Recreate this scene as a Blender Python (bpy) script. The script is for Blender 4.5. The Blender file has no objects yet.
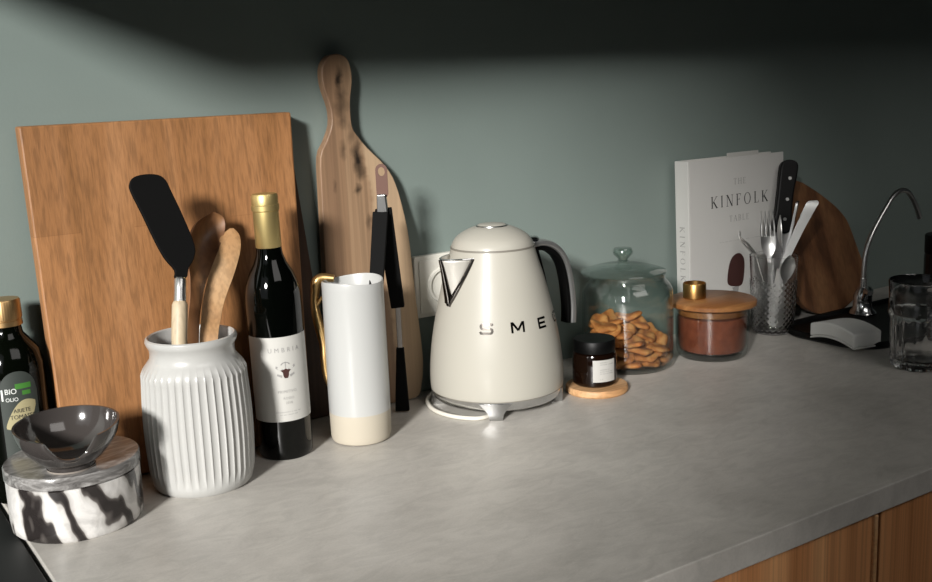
import bpy, bmesh, math, random
from mathutils import Vector, Matrix
random.seed(7)
SC = bpy.context.scene
COL = SC.collection
PI = math.pi
V = Vector

# ------------------------------------------------------------------ materials
def rgb(h):
    h = h.lstrip('#'); c = [int(h[i:i+2], 16)/255 for i in (0, 2, 4)]
    return tuple((x/12.92 if x <= .04045 else ((x+.055)/1.055)**2.4) for x in c) + (1,)

def mat(name, col='#808080', rough=.5, metal=0, **kw):
    m = bpy.data.materials.new(name); m.use_nodes = True
    b = m.node_tree.nodes['Principled BSDF']
    b.inputs['Base Color'].default_value = rgb(col)
    b.inputs['Roughness'].default_value = rough
    b.inputs['Metallic'].default_value = metal
    for k, v in kw.items():
        b.inputs[k.replace('_', ' ')].default_value = v
    return m

def nd(m, t, **kw):
    n = m.node_tree.nodes.new(t)
    for k, v in kw.items(): setattr(n, k, v)
    return n
def lk(m, a, b): m.node_tree.links.new(a, b)
def coords(m, scale=(1, 1, 1), rot=(0, 0, 0), loc=(0, 0, 0)):
    tc = nd(m, 'ShaderNodeTexCoord'); mp = nd(m, 'ShaderNodeMapping')
    mp.inputs['Scale'].default_value = scale; mp.inputs['Rotation'].default_value = rot; mp.inputs['Location'].default_value = loc
    lk(m, tc.outputs['Object'], mp.inputs['Vector']); return mp.outputs['Vector']
def noise(m, vec, scale, detail=4, rough=.55, dist=0):
    n = nd(m, 'ShaderNodeTexNoise'); n.inputs['Scale'].default_value = scale; n.inputs['Detail'].default_value = detail
    n.inputs['Roughness'].default_value = rough; n.inputs['Distortion'].default_value = dist
    lk(m, vec, n.inputs['Vector']); return n.outputs['Fac']
def ramp(m, fac, stops):
    r = nd(m, 'ShaderNodeValToRGB'); e = r.color_ramp.elements
    while len(e) < len(stops): e.new(.5)
    for i, (p, c) in enumerate(stops):
        e[i].position = p; e[i].color = rgb(c) if isinstance(c, str) else (c, c, c, 1)
    lk(m, fac, r.inputs['Fac']); return r.outputs['Color']
def mix(m, a, b, fac, mode='MIX'):
    n = nd(m, 'ShaderNodeMix', data_type='RGBA', blend_type=mode)
    if isinstance(fac, (int, float)): n.inputs[0].default_value = fac
    else: lk(m, fac, n.inputs[0])
    for s, v in ((n.inputs[6], a), (n.inputs[7], b)):
        if isinstance(v, str): s.default_value = rgb(v)
        else: lk(m, v, s)
    return n.outputs[2]
def bump(m, h, dist=.001, strength=.5):
    b = nd(m, 'ShaderNodeBump'); b.inputs['Distance'].default_value = dist; b.inputs['Strength'].default_value = strength
    lk(m, h, b.inputs['Height']); lk(m, b.outputs['Normal'], m.node_tree.nodes['Principled BSDF'].inputs['Normal'])
def base(m, c): lk(m, c, m.node_tree.nodes['Principled BSDF'].inputs['Base Color'])

def wood(name, dark, mid, light, axis='Z', rough=.55, stave=0, fine=260, seed=0, knots=0, streak=0):
    m = mat(name, mid, rough)
    st = {'Z': (1, 1, .03), 'X': (.07, 1, 1), 'Y': (1, .07, 1)}[axis]
    v = coords(m, st, loc=(seed, seed*.7, seed*.3))
    big = noise(m, v, 26, 3, .5, .6)
    vf = coords(m, tuple(.006 if a < .5 else 1 for a in st), loc=(seed, seed*.7, seed*.3)); fi = noise(m, vf, fine, 1, .5)
    c = ramp(m, big, [(.3, dark), (.5, mid), (.72, light)])
    f = ramp(m, fi, [(.35, .62), (.6, 1.0)])
    c = mix(m, c, f, .35 if streak else .55, 'MULTIPLY')
    if streak:
        wv = noise(m, coords(m, (1, 1, .012), loc=(seed, 0, .3)), 300, 1, .5, .1)
        c = mix(m, c, ramp(m, wv, [(.36, .70), (.48, .96), (.60, 1.06)]), .7, 'MULTIPLY')
    if stave:
        br = nd(m, 'ShaderNodeTexBrick'); br.offset = .37
        br.inputs['Scale'].default_value = 1; br.inputs['Mortar Size'].default_value = .0004
        br.inputs['Brick Width'].default_value = .4; br.inputs['Row Height'].default_value = stave
        br.inputs['Color1'].default_value = (.72, .70, .66, 1); br.inputs['Color2'].default_value = (1, 1, 1, 1); br.inputs['Mortar'].default_value = (.6, .55, .5, 1)
        lk(m, coords(m, (1, 1, 1), (0, PI/2, 0) if axis == 'Z' else (0, 0, 0), (seed, .013, 0)), br.inputs['Vector'])
        # rotate so the rows run across x
        tc = nd(m, 'ShaderNodeTexCoord'); sp = nd(m, 'ShaderNodeSeparateXYZ'); cb = nd(m, 'ShaderNodeCombineXYZ')
        lk(m, tc.outputs['Object'], sp.inputs[0]); lk(m, sp.outputs['Z'], cb.inputs['X']); lk(m, sp.outputs['X'], cb.inputs['Y'])
        lk(m, cb.outputs[0], br.inputs['Vector'])
        c = mix(m, c, br.outputs['Color'], .6, 'MULTIPLY')
    if knots:
        vo = nd(m, 'ShaderNodeTexVoronoi'); vo.inputs['Scale'].default_value = knots
        lk(m, coords(m, (1.6, 1, .8), loc=(seed+.02, 0, .05)), vo.inputs['Vector'])
        k = ramp(m, vo.outputs['Distance'], [(.05, 0.16), (.16, .65), (.24, 1.0)])
        blot = ramp(m, noise(m, coords(m, (1, 1, .35), loc=(seed, 1, 2)), 22, 4, .6, 1.2), [(.40, 1.0), (.62, .45)])
        c = mix(m, c, k, .85, 'MULTIPLY'); c = mix(m, c, blot, .75, 'MULTIPLY')
    base(m, c); bump(m, fi, .0004, .35)
    return m

def clear(name, tint=(.955, .97, .962), edge=(.36, .42, .40), rough=.03, refl=.75):
    # thin clear glass: lets light straight through, mirrors by Fresnel, darker where the wall is seen edge on
    m = bpy.data.materials.new(name); m.use_nodes = True; nt = m.node_tree
    for n in list(nt.nodes): nt.nodes.remove(n)
    out = nd(m, 'ShaderNodeOutputMaterial'); tr = nd(m, 'ShaderNodeBsdfTransparent'); gl = nd(m, 'ShaderNodeBsdfGlossy')
    gl.inputs['Roughness'].default_value = rough; gl.inputs['Color'].default_value = (1, 1, 1, 1)
    lw = nd(m, 'ShaderNodeLayerWeight'); lw.inputs['Blend'].default_value = .5
    def pw(e, mul, add):
        p = nd(m, 'ShaderNodeMath', operation='POWER'); lk(m, lw.outputs['Facing'], p.inputs[0]); p.inputs[1].default_value = e
        q = nd(m, 'ShaderNodeMath', operation='MULTIPLY_ADD', use_clamp=True); lk(m, p.outputs[0], q.inputs[0]); q.inputs[1].default_value = mul; q.inputs[2].default_value = add
        return q.outputs[0]
    cr = nd(m, 'ShaderNodeMix', data_type='RGBA'); lk(m, pw(3.2, 1, 0), cr.inputs[0]); cr.inputs[6].default_value = tint+(1,); cr.inputs[7].default_value = edge+(1,)
    lk(m, cr.outputs[2], tr.inputs['Color'])
    mx = nd(m, 'ShaderNodeMixShader'); lk(m, pw(3.6, refl, .045), mx.inputs[0]); lk(m, tr.outputs[0], mx.inputs[1]); lk(m, gl.outputs[0], mx.inputs[2])
    lk(m, mx.outputs[0], out.inputs['Surface']); return m

M = {}
# wall paint
m = M['wall'] = mat('sage_wall_paint', '#869593', .62)
v = coords(m); base(m, ramp(m, noise(m, v, 3, 4), [(.3, '#737f7a'), (.7, '#7a8681')])); bump(m, noise(m, v, 320, 3), .0004, .25)
# concrete worktop
m = M['concrete'] = mat('grey_concrete_laminate', '#8d8983', .42)
v = coords(m)
c = ramp(m, noise(m, v, 5.5, 6, .6, .8), [(.25, '#ada9a2'), (.5, '#bfbbb4'), (.75, '#cdc9c1')])
c = mix(m, c, ramp(m, noise(m, coords(m, (1, 2.2, 1)), 24, 6, .65, 1.5), [(.35, .74), (.6, 1.0)]), .55, 'MULTIPLY')
c = mix(m, c, ramp(m, noise(m, v, 500, 2), [(.3, .8), (.6, 1.0)]), .35, 'MULTIPLY')
base(m, c); bump(m, noise(m, v, 240, 4), .0003, .3)
lk(m, ramp(m, noise(m, v, 14, 4), [(.3, .33), (.7, .5)]), m.node_tree.nodes['Principled BSDF'].inputs['Roughness'])
M['floor'] = mat('dark_floor_boards', '#2a2521', .5)
M['oak'] = wood('oiled_oak', '#93663d', '#a17147', '#ad7d53', 'Z', .5, stave=.052, fine=900, streak=1)
M['darkwood'] = wood('dark_walnut', '#3a2618', '#4a3221', '#5c4130', 'Z', .5, seed=3)
M['olive'] = wood('knotty_olive_wood', '#735844', '#8d7056', '#a4886b', 'Z', .5, seed=1.3)
M['edgewood'] = wood('pale_sapwood', '#b98f62', '#cfa87a', '#dfbd90', 'Z', .5, seed=2)
M['front'] = wood('walnut_veneer_front', '#b5794a', '#d09260', '#e3a974', 'Z', .42, seed=5, fine=420)
M['spoonwood'] = wood('beech', '#96704a', '#aa855d', '#b89771', 'Z', .5, seed=6, fine=300)
M['olivespoon'] = wood('olive_wood_spoon', '#5c3a22', '#7c5536', '#a17a50', 'Z', .5, seed=8, fine=220)
M['paleash'] = wood('pale_ash', '#ab997a', '#b9a88c', '#c4b69f', 'Z', .5, seed=9)
M['lidwood'] = wood('acacia_lid', '#84512a', '#9a6538', '#b07c4a', 'X', .45, seed=11, fine=200)
M['coasterwood'] = wood('pale_coaster_wood', '#b88658', '#cb9c6c', '#dab083', 'X', .5, seed=12)
M['discwood'] = wood('dark_acacia', '#50331f', '#6e4a30', '#8a6443', 'Z', .5, stave=.034, seed=14)
M['china'] = mat('white_glazed_stoneware', '#adadaa', .3, Coat_Weight=.3)
M['pitcher'] = mat('white_porcelain', '#b0b1af', .35, Coat_Weight=.3)
M['bisque'] = mat('unglazed_cream_band', '#b3ab9b', .75)
M['gold'] = mat('brushed_gold', '#c9a770', .36, .95)
M['foil'] = mat('gold_foil', '#cbb67c', .45, .9)
M['brass'] = mat('brass', '#b48c55', .36, 1)
M['capgold'] = mat('matt_gold_cap', '#c2a070', .4, 1)
M['blackglass'] = mat('dark_bottle_glass', '#020302', .05, 0, Specular_IOR_Level=.35)
M['greenglass'] = mat('dark_olive_bottle_glass', '#040603', .08, 0, Specular_IOR_Level=.3)
M['amber'] = mat('dark_amber_glass', '#120804', .08, 0, Specular_IOR_Level=.4)
M['blackplastic'] = mat('black_plastic', '#040404', .45, 0, Specular_IOR_Level=.2)
M['silicone'] = mat('black_silicone', '#040404', .75, 0, Specular_IOR_Level=.15)
M['hob'] = mat('black_hob_surface', '#0b0b0b', .55)
M['tray'] = mat('matt_black_tray', '#050505', .45, 0, Specular_IOR_Level=.2)
M['steel'] = mat('stainless_steel', '#c9c9c7', .32, 1)
M['chrome'] = mat('polished_chrome', '#cfd0d0', .16, 1)
M['satin'] = mat('satin_chrome', '#a9a9a8', .3, 1)
M['handlechrome'] = mat('handle_chrome', '#d8d8d6', .36, .92)
M['darkchrome'] = mat('shadow_chrome', '#6e6a66', .12, 1)
M['cream'] = mat('cream_enamel', '#a7a49a', .45, Coat_Weight=.22, Coat_Roughness=.2, Specular_IOR_Level=.3)
M['spoutmetal'] = mat('pale_spout_metal', '#c3c0b8', .38, .35)
M['groove'] = mat('grey_seam', '#77736a', .5)
M['cordwhite'] = mat('pale_cord', '#cfcbc0', .5)
M['bowl'] = mat('charcoal_glazed_stoneware', '#3d3937', .12, Coat_Weight=.5)
M['bisquefoot'] = mat('bare_clay_foot', '#8d857d', .7)
M['paper'] = mat('label_paper', '#b8b7b2', .7)
M['paperwhite'] = mat('white_board_cover', '#c6c5c1', .45)
M['pages'] = mat('page_block', '#b9a68c', .85)
M['ink'] = mat('black_ink', '#2b2a2a', .6)
M['greyink'] = mat('grey_ink', '#8f8e8c', .7)
M['brownink'] = mat('brown_ink', '#3b1d19', .7)
M['letterchrome'] = mat('dark_chrome_letters', '#5d5955', .18, 1)
M['sponge'] = mat('grey_sponge', '#cfcfcb', .9)
m = M['sponge']; bump(m, noise(m, coords(m), 900, 3), .001, .8)
M['spongewhite'] = mat('pale_scouring_face', '#c2c2be', .95)
M['labelgrey'] = mat('grey_green_label', '#353b37', .6)
M['labelgreen'] = mat('green_print', '#3f7a2e', .6)
M['labelcream'] = mat('cream_leaf_print', '#a39a76', .6)
M['labelwhite'] = mat('white_print', '#dfe2de', .6)
M['leather'] = mat('brown_leather_ring', '#5a3a2d', .55)
M['socket'] = mat('ivory_socket_plastic', '#d5d3ca', .4)
M['socketdark'] = mat('socket_contact', '#4b4a47', .4)
m = M['powder'] = mat('cocoa_powder', '#7a3c20', .95)
c = ramp(m, noise(m, coords(m), 90, 5, .6), [(.35, '#6a3018'), (.7, '#86452a')]); base(m, c); bump(m, noise(m, coords(m), 400, 4), .001, .6)
m = M['cookie'] = mat('toasted_crisp', '#c98848', .75)
c = ramp(m, noise(m, coords(m), 70, 4, .6), [(.3, '#7a4422'), (.5, '#a8682f'), (.72, '#cf9a5c')]); base(m, c); bump(m, noise(m, coords(m), 300, 4), .001, .6)
m = M['marble'] = mat('veined_marble', '#c8c8c6', .22)
v = coords(m, (1, 1, .55), (0.35, .45, .6))
w = nd(m, 'ShaderNodeTexWave'); w.wave_type = 'BANDS'; w.inputs['Scale'].default_value = 11; w.inputs['Distortion'].default_value = 9
w.inputs['Detail'].default_value = 3; w.inputs['Detail Scale'].default_value = 1.6; w.inputs['Detail Roughness'].default_value = .6; lk(m, v, w.inputs['Vector'])
c = ramp(m, w.outputs['Fac'], [(.10, '#2b2726'), (.30, '#5b5653'), (.42, '#b9b6b2'), (.8, '#d8d6d3')])
c = mix(m, c, ramp(m, noise(m, coords(m), 45, 5, .65, 1), [(.35, .55), (.6, 1.0)]), .6, 'MULTIPLY'); base(m, c)
m = M['marblelid'] = mat('grey_veined_marble', '#9a9997', .16)
c = ramp(m, noise(m, coords(m, (1, 1.8, 6)), 22, 5, .6, 1.5), [(.3, '#3f3c3b'), (.5, '#757371'), (.72, '#aeacaa')]); base(m, c)
M['glass'] = clear('clear_glass')
M['jarlid'] = clear('clear_lid_glass', (.88, .92, .90), (.32, .38, .36))
M['tumblerglass'] = clear('tumbler_glass', (.93, .95, .93), (.16, .19, .18), .03, 1.0)
M['cut'] = mat('pressed_glass', '#ffffff', .03, 0, Transmission_Weight=1.0, IOR=1.45)
M['upper'] = mat('upper_cabinet_lacquer', '#3b4440', .5)

def knotted(m, spots, sap):
    b = m.node_tree.nodes['Principled BSDF']; src = b.inputs['Base Color'].links[0].from_socket
    tc = nd(m, 'ShaderNodeTexCoord'); nz = nd(m, 'ShaderNodeTexNoise'); nz.inputs['Scale'].default_value = 70; nz.inputs['Detail'].default_value = 4
    lk(m, tc.outputs['Object'], nz.inputs['Vector'])
    wv = nd(m, 'ShaderNodeVectorMath', operation='MULTIPLY_ADD'); lk(m, nz.outputs['Color'], wv.inputs[0]); wv.inputs[1].default_value = (.012, 0, .018); lk(m, tc.outputs['Object'], wv.inputs[2])
    acc = None
    for (x, z, rx, rz, d) in spots:
        sb = nd(m, 'ShaderNodeVectorMath', operation='SUBTRACT'); lk(m, wv.outputs[0], sb.inputs[0]); sb.inputs[1].default_value = (x+.006, 0, z+.009)
        ml = nd(m, 'ShaderNodeVectorMath', operation='MULTIPLY'); lk(m, sb.outputs[0], ml.inputs[0]); ml.inputs[1].default_value = (1/rx, 0, 1/rz)
        ln = nd(m, 'ShaderNodeVectorMath', operation='LENGTH'); lk(m, ml.outputs[0], ln.inputs[0])
        c = ramp(m, ln.outputs['Value'], [(.15, 1-d), (.55, 1-d*.55), (1.0, 1.0)])
        acc = c if acc is None else mix(m, acc, c, 1.0, 'MULTIPLY')
    out = mix(m, src, acc, 1.0, 'MULTIPLY')
    sp = nd(m, 'ShaderNodeSeparateXYZ'); lk(m, wv.outputs[0], sp.inputs[0])
    ad = nd(m, 'ShaderNodeMath', operation='MULTIPLY_ADD'); lk(m, sp.outputs['Z'], ad.inputs[0]); ad.inputs[1].default_value = sap[1]; lk(m, sp.outputs['X'], ad.inputs[2])
    f = ramp(m, ad.outputs[0], [(sap[0], 0.0), (sap[0]+.006, 1.0)])
    out = mix(m, out, mix(m, src, '#d8be9c', .4), f); base(m, out)

# ------------------------------------------------------------------ objects
def link(o, parent=None):
    COL.objects.link(o)
    if parent: o.parent = parent
    return o
def me(name, verts, faces, m, parent=None, smooth=True, loc=None):
    d = bpy.data.meshes.new(name); d.from_pydata([tuple(v) for v in verts], [], faces); d.update()
    b = bmesh.new(); b.from_mesh(d); bmesh.ops.recalc_face_normals(b, faces=b.faces); b.to_mesh(d); b.free()
    if smooth: d.polygons.foreach_set('use_smooth', [True]*len(d.polygons)); sharp(d)
    if m: d.materials.append(m)
    o = bpy.data.objects.new(name, d); link(o, parent)
    if loc: o.location = loc
    return o
def sharp(d, ang=.7):
    d.set_sharp_from_angle(angle=ang)
def thing(name, label, cat, loc=(0, 0, 0), rz=0, group=None):
    o = bpy.data.objects.new(name, None); COL.objects.link(o); o.location = loc; o.rotation_euler = (0, 0, rz)
    o.empty_display_size = .02
    return tag(o, label, cat, group)
def tag(o, label, cat, group=None):
    o['label'] = label; o['category'] = cat
    if group: o['group'] = group
    return o
def bevel(o, w, seg=2, ang=.6):
    b = o.modifiers.new('bevel', 'BEVEL'); b.width = w; b.segments = seg; b.limit_method = 'ANGLE'; b.angle_limit = ang
    return o

class G:
    """collects geometry for one mesh"""
    def __init__(s): s.v = []; s.f = []
    def add(s, vs, fs):
        n = len(s.v); s.v += [V(a) for a in vs]; s.f += [tuple(i+n for i in f) for f in fs]; return s
    def box(s, a, b, mt=None):
        vs = [V((x, y, z)) for x in (a[0], b[0]) for y in (a[1], b[1]) for z in (a[2], b[2])]
        if mt: vs = [mt @ q for q in vs]
        return s.add(vs, [(0, 1, 3, 2), (4, 6, 7, 5), (0, 4, 5, 1), (2, 3, 7, 6), (0, 2, 6, 4), (1, 5, 7, 3)])
    def lathe(s, prof, n=64, c=(0, 0), rad=None, closed=False):
        k = len(prof); vs = []
        for i in range(n):
            a = 2*PI*i/n
            for (r, z) in prof:
                rr = rad(r, z, a) if rad else r
                vs.append((c[0]+rr*math.cos(a), c[1]+rr*math.sin(a), z))
        fs = []
        for i in range(n):
            j = (i+1) % n
            for q in range(k if closed else k-1):
                p = (q+1) % k
                fs.append((i*k+q, j*k+q, j*k+p, i*k+p))
        s.add(vs, fs); return s
    def tube(s, pts, r, n=12, cap=True, flat=None):
        pts = [V(p) for p in pts]; rs = r if isinstance(r, (list, tuple)) else [r]*len(pts)
        vs = []; up = None
        for i, p in enumerate(pts):
            t = (pts[min(i+1, len(pts)-1)]-pts[max(i-1, 0)]).normalized()
            if up is None:
                up = V((0, 0, 1)) if abs(t.z) < .9 else V((1, 0, 0))
                if flat: up = V(flat)
            a = t.cross(up).normalized(); b = a.cross(t).normalized(); up = b
            ra, rb = rs[i] if isinstance(rs[i], tuple) else (rs[i], rs[i])
            for k in range(n):
                g = 2*PI*k/n; vs.append(p+a*ra*math.cos(g)+b*rb*math.sin(g))
        fs = [(i*n+k, i*n+(k+1) % n, (i+1)*n+(k+1) % n, (i+1)*n+k) for i in range(len(pts)-1) for k in range(n)]
        if cap: fs += [tuple(range(n))[::-1], tuple((len(pts)-1)*n+k for k in range(n))]
        return s.add(vs, fs)
    def prism(s, outl, f0, f1):
        """outline (list of 2d) ; f0,f1 map 2d -> 3d"""
        n = len(outl); vs = [f0(*p) for p in outl]+[f1(*p) for p in outl]
        fs = [tuple(range(n)), tuple(range(2*n-1, n-1, -1))]+[(i, (i+1) % n, n+(i+1) % n, n+i) for i in range(n)]
        return s.add(vs, fs)
    def scoop(s, pts, ws, ds, thick, wd, nn, m_=10, power=2):
        """ribbon along pts, half width ws, hollowed by ds towards -nn"""
        pts = [V(p) for p in pts]; wd = V(wd).normalized(); nn = V(nn).normalized(); k = m_+1; vs = []
        for lay in (0, 1):
            for p, w, d in zip(pts, ws, ds):
                for j in range(k):
                    u = -1+2*j/m_
                    vs.append(p+wd*w*u-nn*d*(1-abs(u)**power)-(nn*thick*lay if True else 0))
        N = len(pts)*k; fs = []
        for i in range(len(pts)-1):
            for j in range(m_):
                a = i*k+j; fs.append((a, a+1, a+k+1, a+k)); fs.append((N+a, N+a+k, N+a+k+1, N+a+1))
            for j in (0, m_):
                a = i*k+j; fs.append((a, a+k, N+a+k, N+a))
        for i in (0, len(pts)-1):
            for j in range(m_):
                a = i*k+j; fs.append((a, a+1, N+a+1, N+a))
        return s.add(vs, fs)
    def build(s, name, m, parent=None, smooth=True):
        return me(name, s.v, s.f, m, parent, smooth)

def smooth_pts(ctrl, n=6):
    """Catmull-Rom through control tuples (any dimension)"""
    c = [tuple(x) for x in ctrl]; c = [c[0]]+c+[c[-1]]; out = []
    for i in range(1, len(c)-2):
        for k in range(n):
            t = k/n; out.append(tuple(.5*((2*p1)+(-p0+p2)*t+(2*p0-5*p1+4*p2-p3)*t*t+(-p0+3*p1-3*p2+p3)*t**3)
                                 for p0, p1, p2, p3 in zip(c[i-1], c[i], c[i+1], c[i+2])))
    out.append(c[-1]); return out
def closed_pts(ctrl, n=5):
    c = list(ctrl); L = len(c); out = []
    for i in range(L):
        p0, p1, p2, p3 = c[i-1], c[i], c[(i+1) % L], c[(i+2) % L]
        for k in range(n):
            t = k/n; out.append(tuple(.5*((2*b)+(-a+cc)*t+(2*a-5*b+4*cc-d)*t*t+(-a+3*b-3*cc+d)*t**3) for a, b, cc, d in zip(p0, p1, p2, p3)))
    return out

# flat lettering ------------------------------------------------------------
def sans(txt, size=1, spacing=1, bold=0):
    cu = bpy.data.curves.new('t', 'FONT'); cu.body = txt; cu.size = size; cu.align_x = 'CENTER'; cu.space_character = spacing; cu.resolution_u = 4; cu.offset = bold*size
    o = bpy.data.objects.new('t', cu); COL.objects.link(o); bpy.context.view_layer.update()
    d = o.to_mesh(); vs = [tuple(v.co[:2]) for v in d.vertices]; fs = [tuple(p.vertices) for p in d.polygons]
    o.to_mesh_clear(); bpy.data.objects.remove(o); bpy.data.curves.remove(cu)
    if vs:
        y0 = min(v[1] for v in vs); vs = [(x, y-y0) for x, y in vs]
    return vs, fs
SERIF = {  # strokes: (x0,y0,x1,y1,width) on a unit-high letter
 'K': (.86, [(.16, 0, .16, 1, .12), (.22, .42, .72, 1, .045), (.34, .55, .74, 0, .13)], [(.16, 0), (.16, 1), (.70, 1), (.76, 0)]),
 'I': (.34, [(.17, 0, .17, 1, .12)], [(.17, 0), (.17, 1)]),
 'N': (.92, [(.16, 0, .16, 1, .05), (.78, 0, .78, 1, .05), (.17, 1, .77, 0, .13)], [(.16, 0), (.13, 1), (.78, 1)]),
 'F': (.66, [(.16, 0, .16, 1, .12), (.16, .98, .6, .98, .04), (.16, .52, .46, .52, .04), (.59, .8, .59, 1, .04), (.46, .42, .46, .62, .035)], [(.16, 0), (.13, 1)]),
 'L': (.66, [(.16, 0, .16, 1, .12), (.16, .02, .6, .02, .04), (.6, 0, .6, .22, .04)], [(.14, 0), (.16, 1)]),
 'T': (.74, [(.37, 0, .37, 1, .12), (.04, .98, .70, .98, .04), (.05, .8, .05, 1, .04), (.69, .8, .69, 1, .04)], [(.37, 0)]),
 'H': (.9, [(.16, 0, .16, 1, .12), (.74, 0, .74, 1, .12), (.16, .52, .74, .52, .04)], [(.16, 0), (.16, 1), (.74, 0), (.74, 1)]),
 'E': (.7, [(.16, 0, .16, 1, .12), (.16, .98, .6, .98, .04), (.16, .52, .46, .52, .04), (.16, .02, .62, .02, .04), (.6, .82, .6, 1, .04), (.62, 0, .62, .2, .04), (.46, .42, .46, .62, .035)], [(.14, 0), (.14, 1)]),
 'A': (.86, [(.1, 0, .43, 1, .045), (.43, 1, .76, 0, .12), (.2, .34, .64, .34, .04)], [(.1, 0), (.76, 0)]),
 'B': (.72, [(.16, 0, .16, 1, .12), (.16, .98, .42, .98, .04), (.16, .52, .42, .52, .04), (.16, .02, .44, .02, .04), (.42, .98, .56, .86, .08), (.56, .88, .56, .64, .11), (.56, .66, .42, .52, .08), (.44, .52, .6, .38, .08), (.6, .40, .6, .16, .12), (.6, .16, .44, .02, .08)], [(.14, 0), (.14, 1)]),
 'O': (.96, [], []), ' ': (.5, [], [])}
def serif(txt, size, gap=.12):
    vs, fs = [], []; x = 0
    def q(x0, y0, x1, y1, w):
        d = V((x1-x0, y1-y0)); d.normalize(); n = V((-d.y, d.x))*w/2; b = len(vs)
        vs.extend([(x+x0+n.x, y0+n.y), (x+x1+n.x, y1+n.y), (x+x1-n.x, y1-n.y), (x+x0-n.x, y0-n.y)]); fs.append((b, b+1, b+2, b+3))
    for ch in txt:
        w, st, sf = SERIF[ch]
        if ch == 'O':
            b = len(vs); k = 28
            for i in range(k):
                a = 2*PI*i/k; vs.append((x+.46+.42*math.cos(a), .5+.52*math.sin(a))); vs.append((x+.46+.31*math.cos(a), .5+.48*math.sin(a)))
            for i in range(k): j = (i+1) % k; fs.append((b+2*i, b+2*j, b+2*j+1, b+2*i+1))
        for s_ in st: q(*s_)
        for (sx, sy) in sf: q(sx-.13, sy+(.018 if sy == 0 else -.018), sx+.13, sy+(.018 if sy == 0 else -.018), .036)
        x += w+gap
    x -= gap
    return [((a-x/2)*size, b*size) for a, b in vs], fs
def lay(name, tf, fn, m, parent):
    vs, fs = tf
    d = bpy.data.meshes.new(name); d.from_pydata([tuple(fn(*p)) for p in vs], [], fs); d.materials.append(m)
    return link(bpy.data.objects.new(name, d), parent)
def join(*tfs):
    vs, fs = [], []
    for v_, f_ in tfs: n = len(vs); vs += v_; fs += [tuple(i+n for i in f) for f in f_]
    return vs, fs
def shift(tf, dx, dy): return [(a+dx, b+dy) for a, b in tf[0]], tf[1]
def rect(x0, y0, x1, y1): return [(x0, y0), (x1, y0), (x1, y1), (x0, y1)], [(0, 1, 2, 3)]
def dashes(rows, h, gap=.0016):
    """rows: (x0, x1, y) of word-like marks of tiny unreadable print"""
    out = []
    for x0, x1, y in rows:
        x = x0
        while x < x1:
            w = random.uniform(.0006, .0011); out.append(rect(x, y, min(x+w, x1), y+h*random.uniform(.7, 1))); x += w+random.choice([.0004, .0004, .0004, gap])
    return join(*out)
def on_cyl(r, a0, z0, cen=(0, 0)):
    return lambda x, y: (cen[0]+r*math.cos(a0+x/r), cen[1]+r*math.sin(a0+x/r), z0+y)
def patch(name, r, a0, a1, z0, z1, m, parent, shape=None, n=24, k=12, th=.0004):
    """label bent round a cylinder; shape(u) -> (zlow, zhigh)"""
    vs = []
    for lay_ in (0, 1):
        for i in range(n+1):
            u = i/n; a = a0+(a1-a0)*u; lo, hi = shape(u) if shape else (z0, z1)
            for j in range(k+1):
                z = lo+(hi-lo)*j/k; rr = r+th*lay_; vs.append((rr*math.cos(a), rr*math.sin(a), z))
    N = (n+1)*(k+1); fs = []
    for i in range(n):
        for j in range(k):
            a = i*(k+1)+j; fs += [(a, a+1, a+k+2, a+k+1), (N+a, N+a+k+1, N+a+k+2, N+a+1)]
    for i in range(n):
        for j in (0, k): a = i*(k+1)+j; fs.append((a, a+k+1, N+a+k+1, N+a))
    for j in range(k):
        for i in (0, n): a = i*(k+1)+j; fs.append((a, a+1, N+a+1, N+a))
    return me(name, vs, fs, m, parent)

def face(x, y): return math.atan2(-y, -x)        # angle at (x,y) that looks back towards the standing point
RV = V((.829, -.559, 0)); FV = V((.552, .834, 0))  # viewer's right and forward on the worktop

# ------------------------------------------------------------------ setting
WALL = 1.112
def structure(o): o['kind'] = 'structure'; return o
structure(G().box((-1.42, WALL, -.9), (3.6, WALL+.12, 2.5)).build('wall_back', M['wall'], smooth=False))
structure(G().box((-1.42, -3.2, -.95), (3.6, WALL+.12, -.9)).build('floor', M['floor'], smooth=False))
g = G(); X0, X1 = -1.42, -1.30; WY0, WY1, WZ0, WZ1 = -.97, .75, .10, 1.45   # window opening in the left wall
g.box((X0, -3.2, -.9), (X1, WY0, 2.5)); g.box((X0, WY1, -.9), (X1, WALL, 2.5)); g.box((X0, WY0, -.9), (X1, WY1, WZ0)); g.box((X0, WY0, WZ1), (X1, WY1, 2.5))
structure(g.build('wall_left', M['wall'], smooth=False))
g = G()
for a, b in (((-1.40, WY0, WZ0), (-1.34, WY0+.045, WZ1)), ((-1.40, WY1-.045, WZ0), (-1.34, WY1, WZ1)), ((-1.40, WY0+.045, WZ0), (-1.34, WY1-.045, WZ0+.045)), ((-1.40, WY0+.045, WZ1-.045), (-1.34, WY1-.045, WZ1))): g.box(a, b)
structure(g.build('window_1', M['socket'], smooth=False))
# worktop
w = G().box((.156, .561, -.0245), (3.2, WALL-.001, 0)).build('worktop', M['concrete'], smooth=False)
bevel(w, .0012); tag(w, 'long grey concrete-look worktop under everything, mottled', 'worktop')
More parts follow.
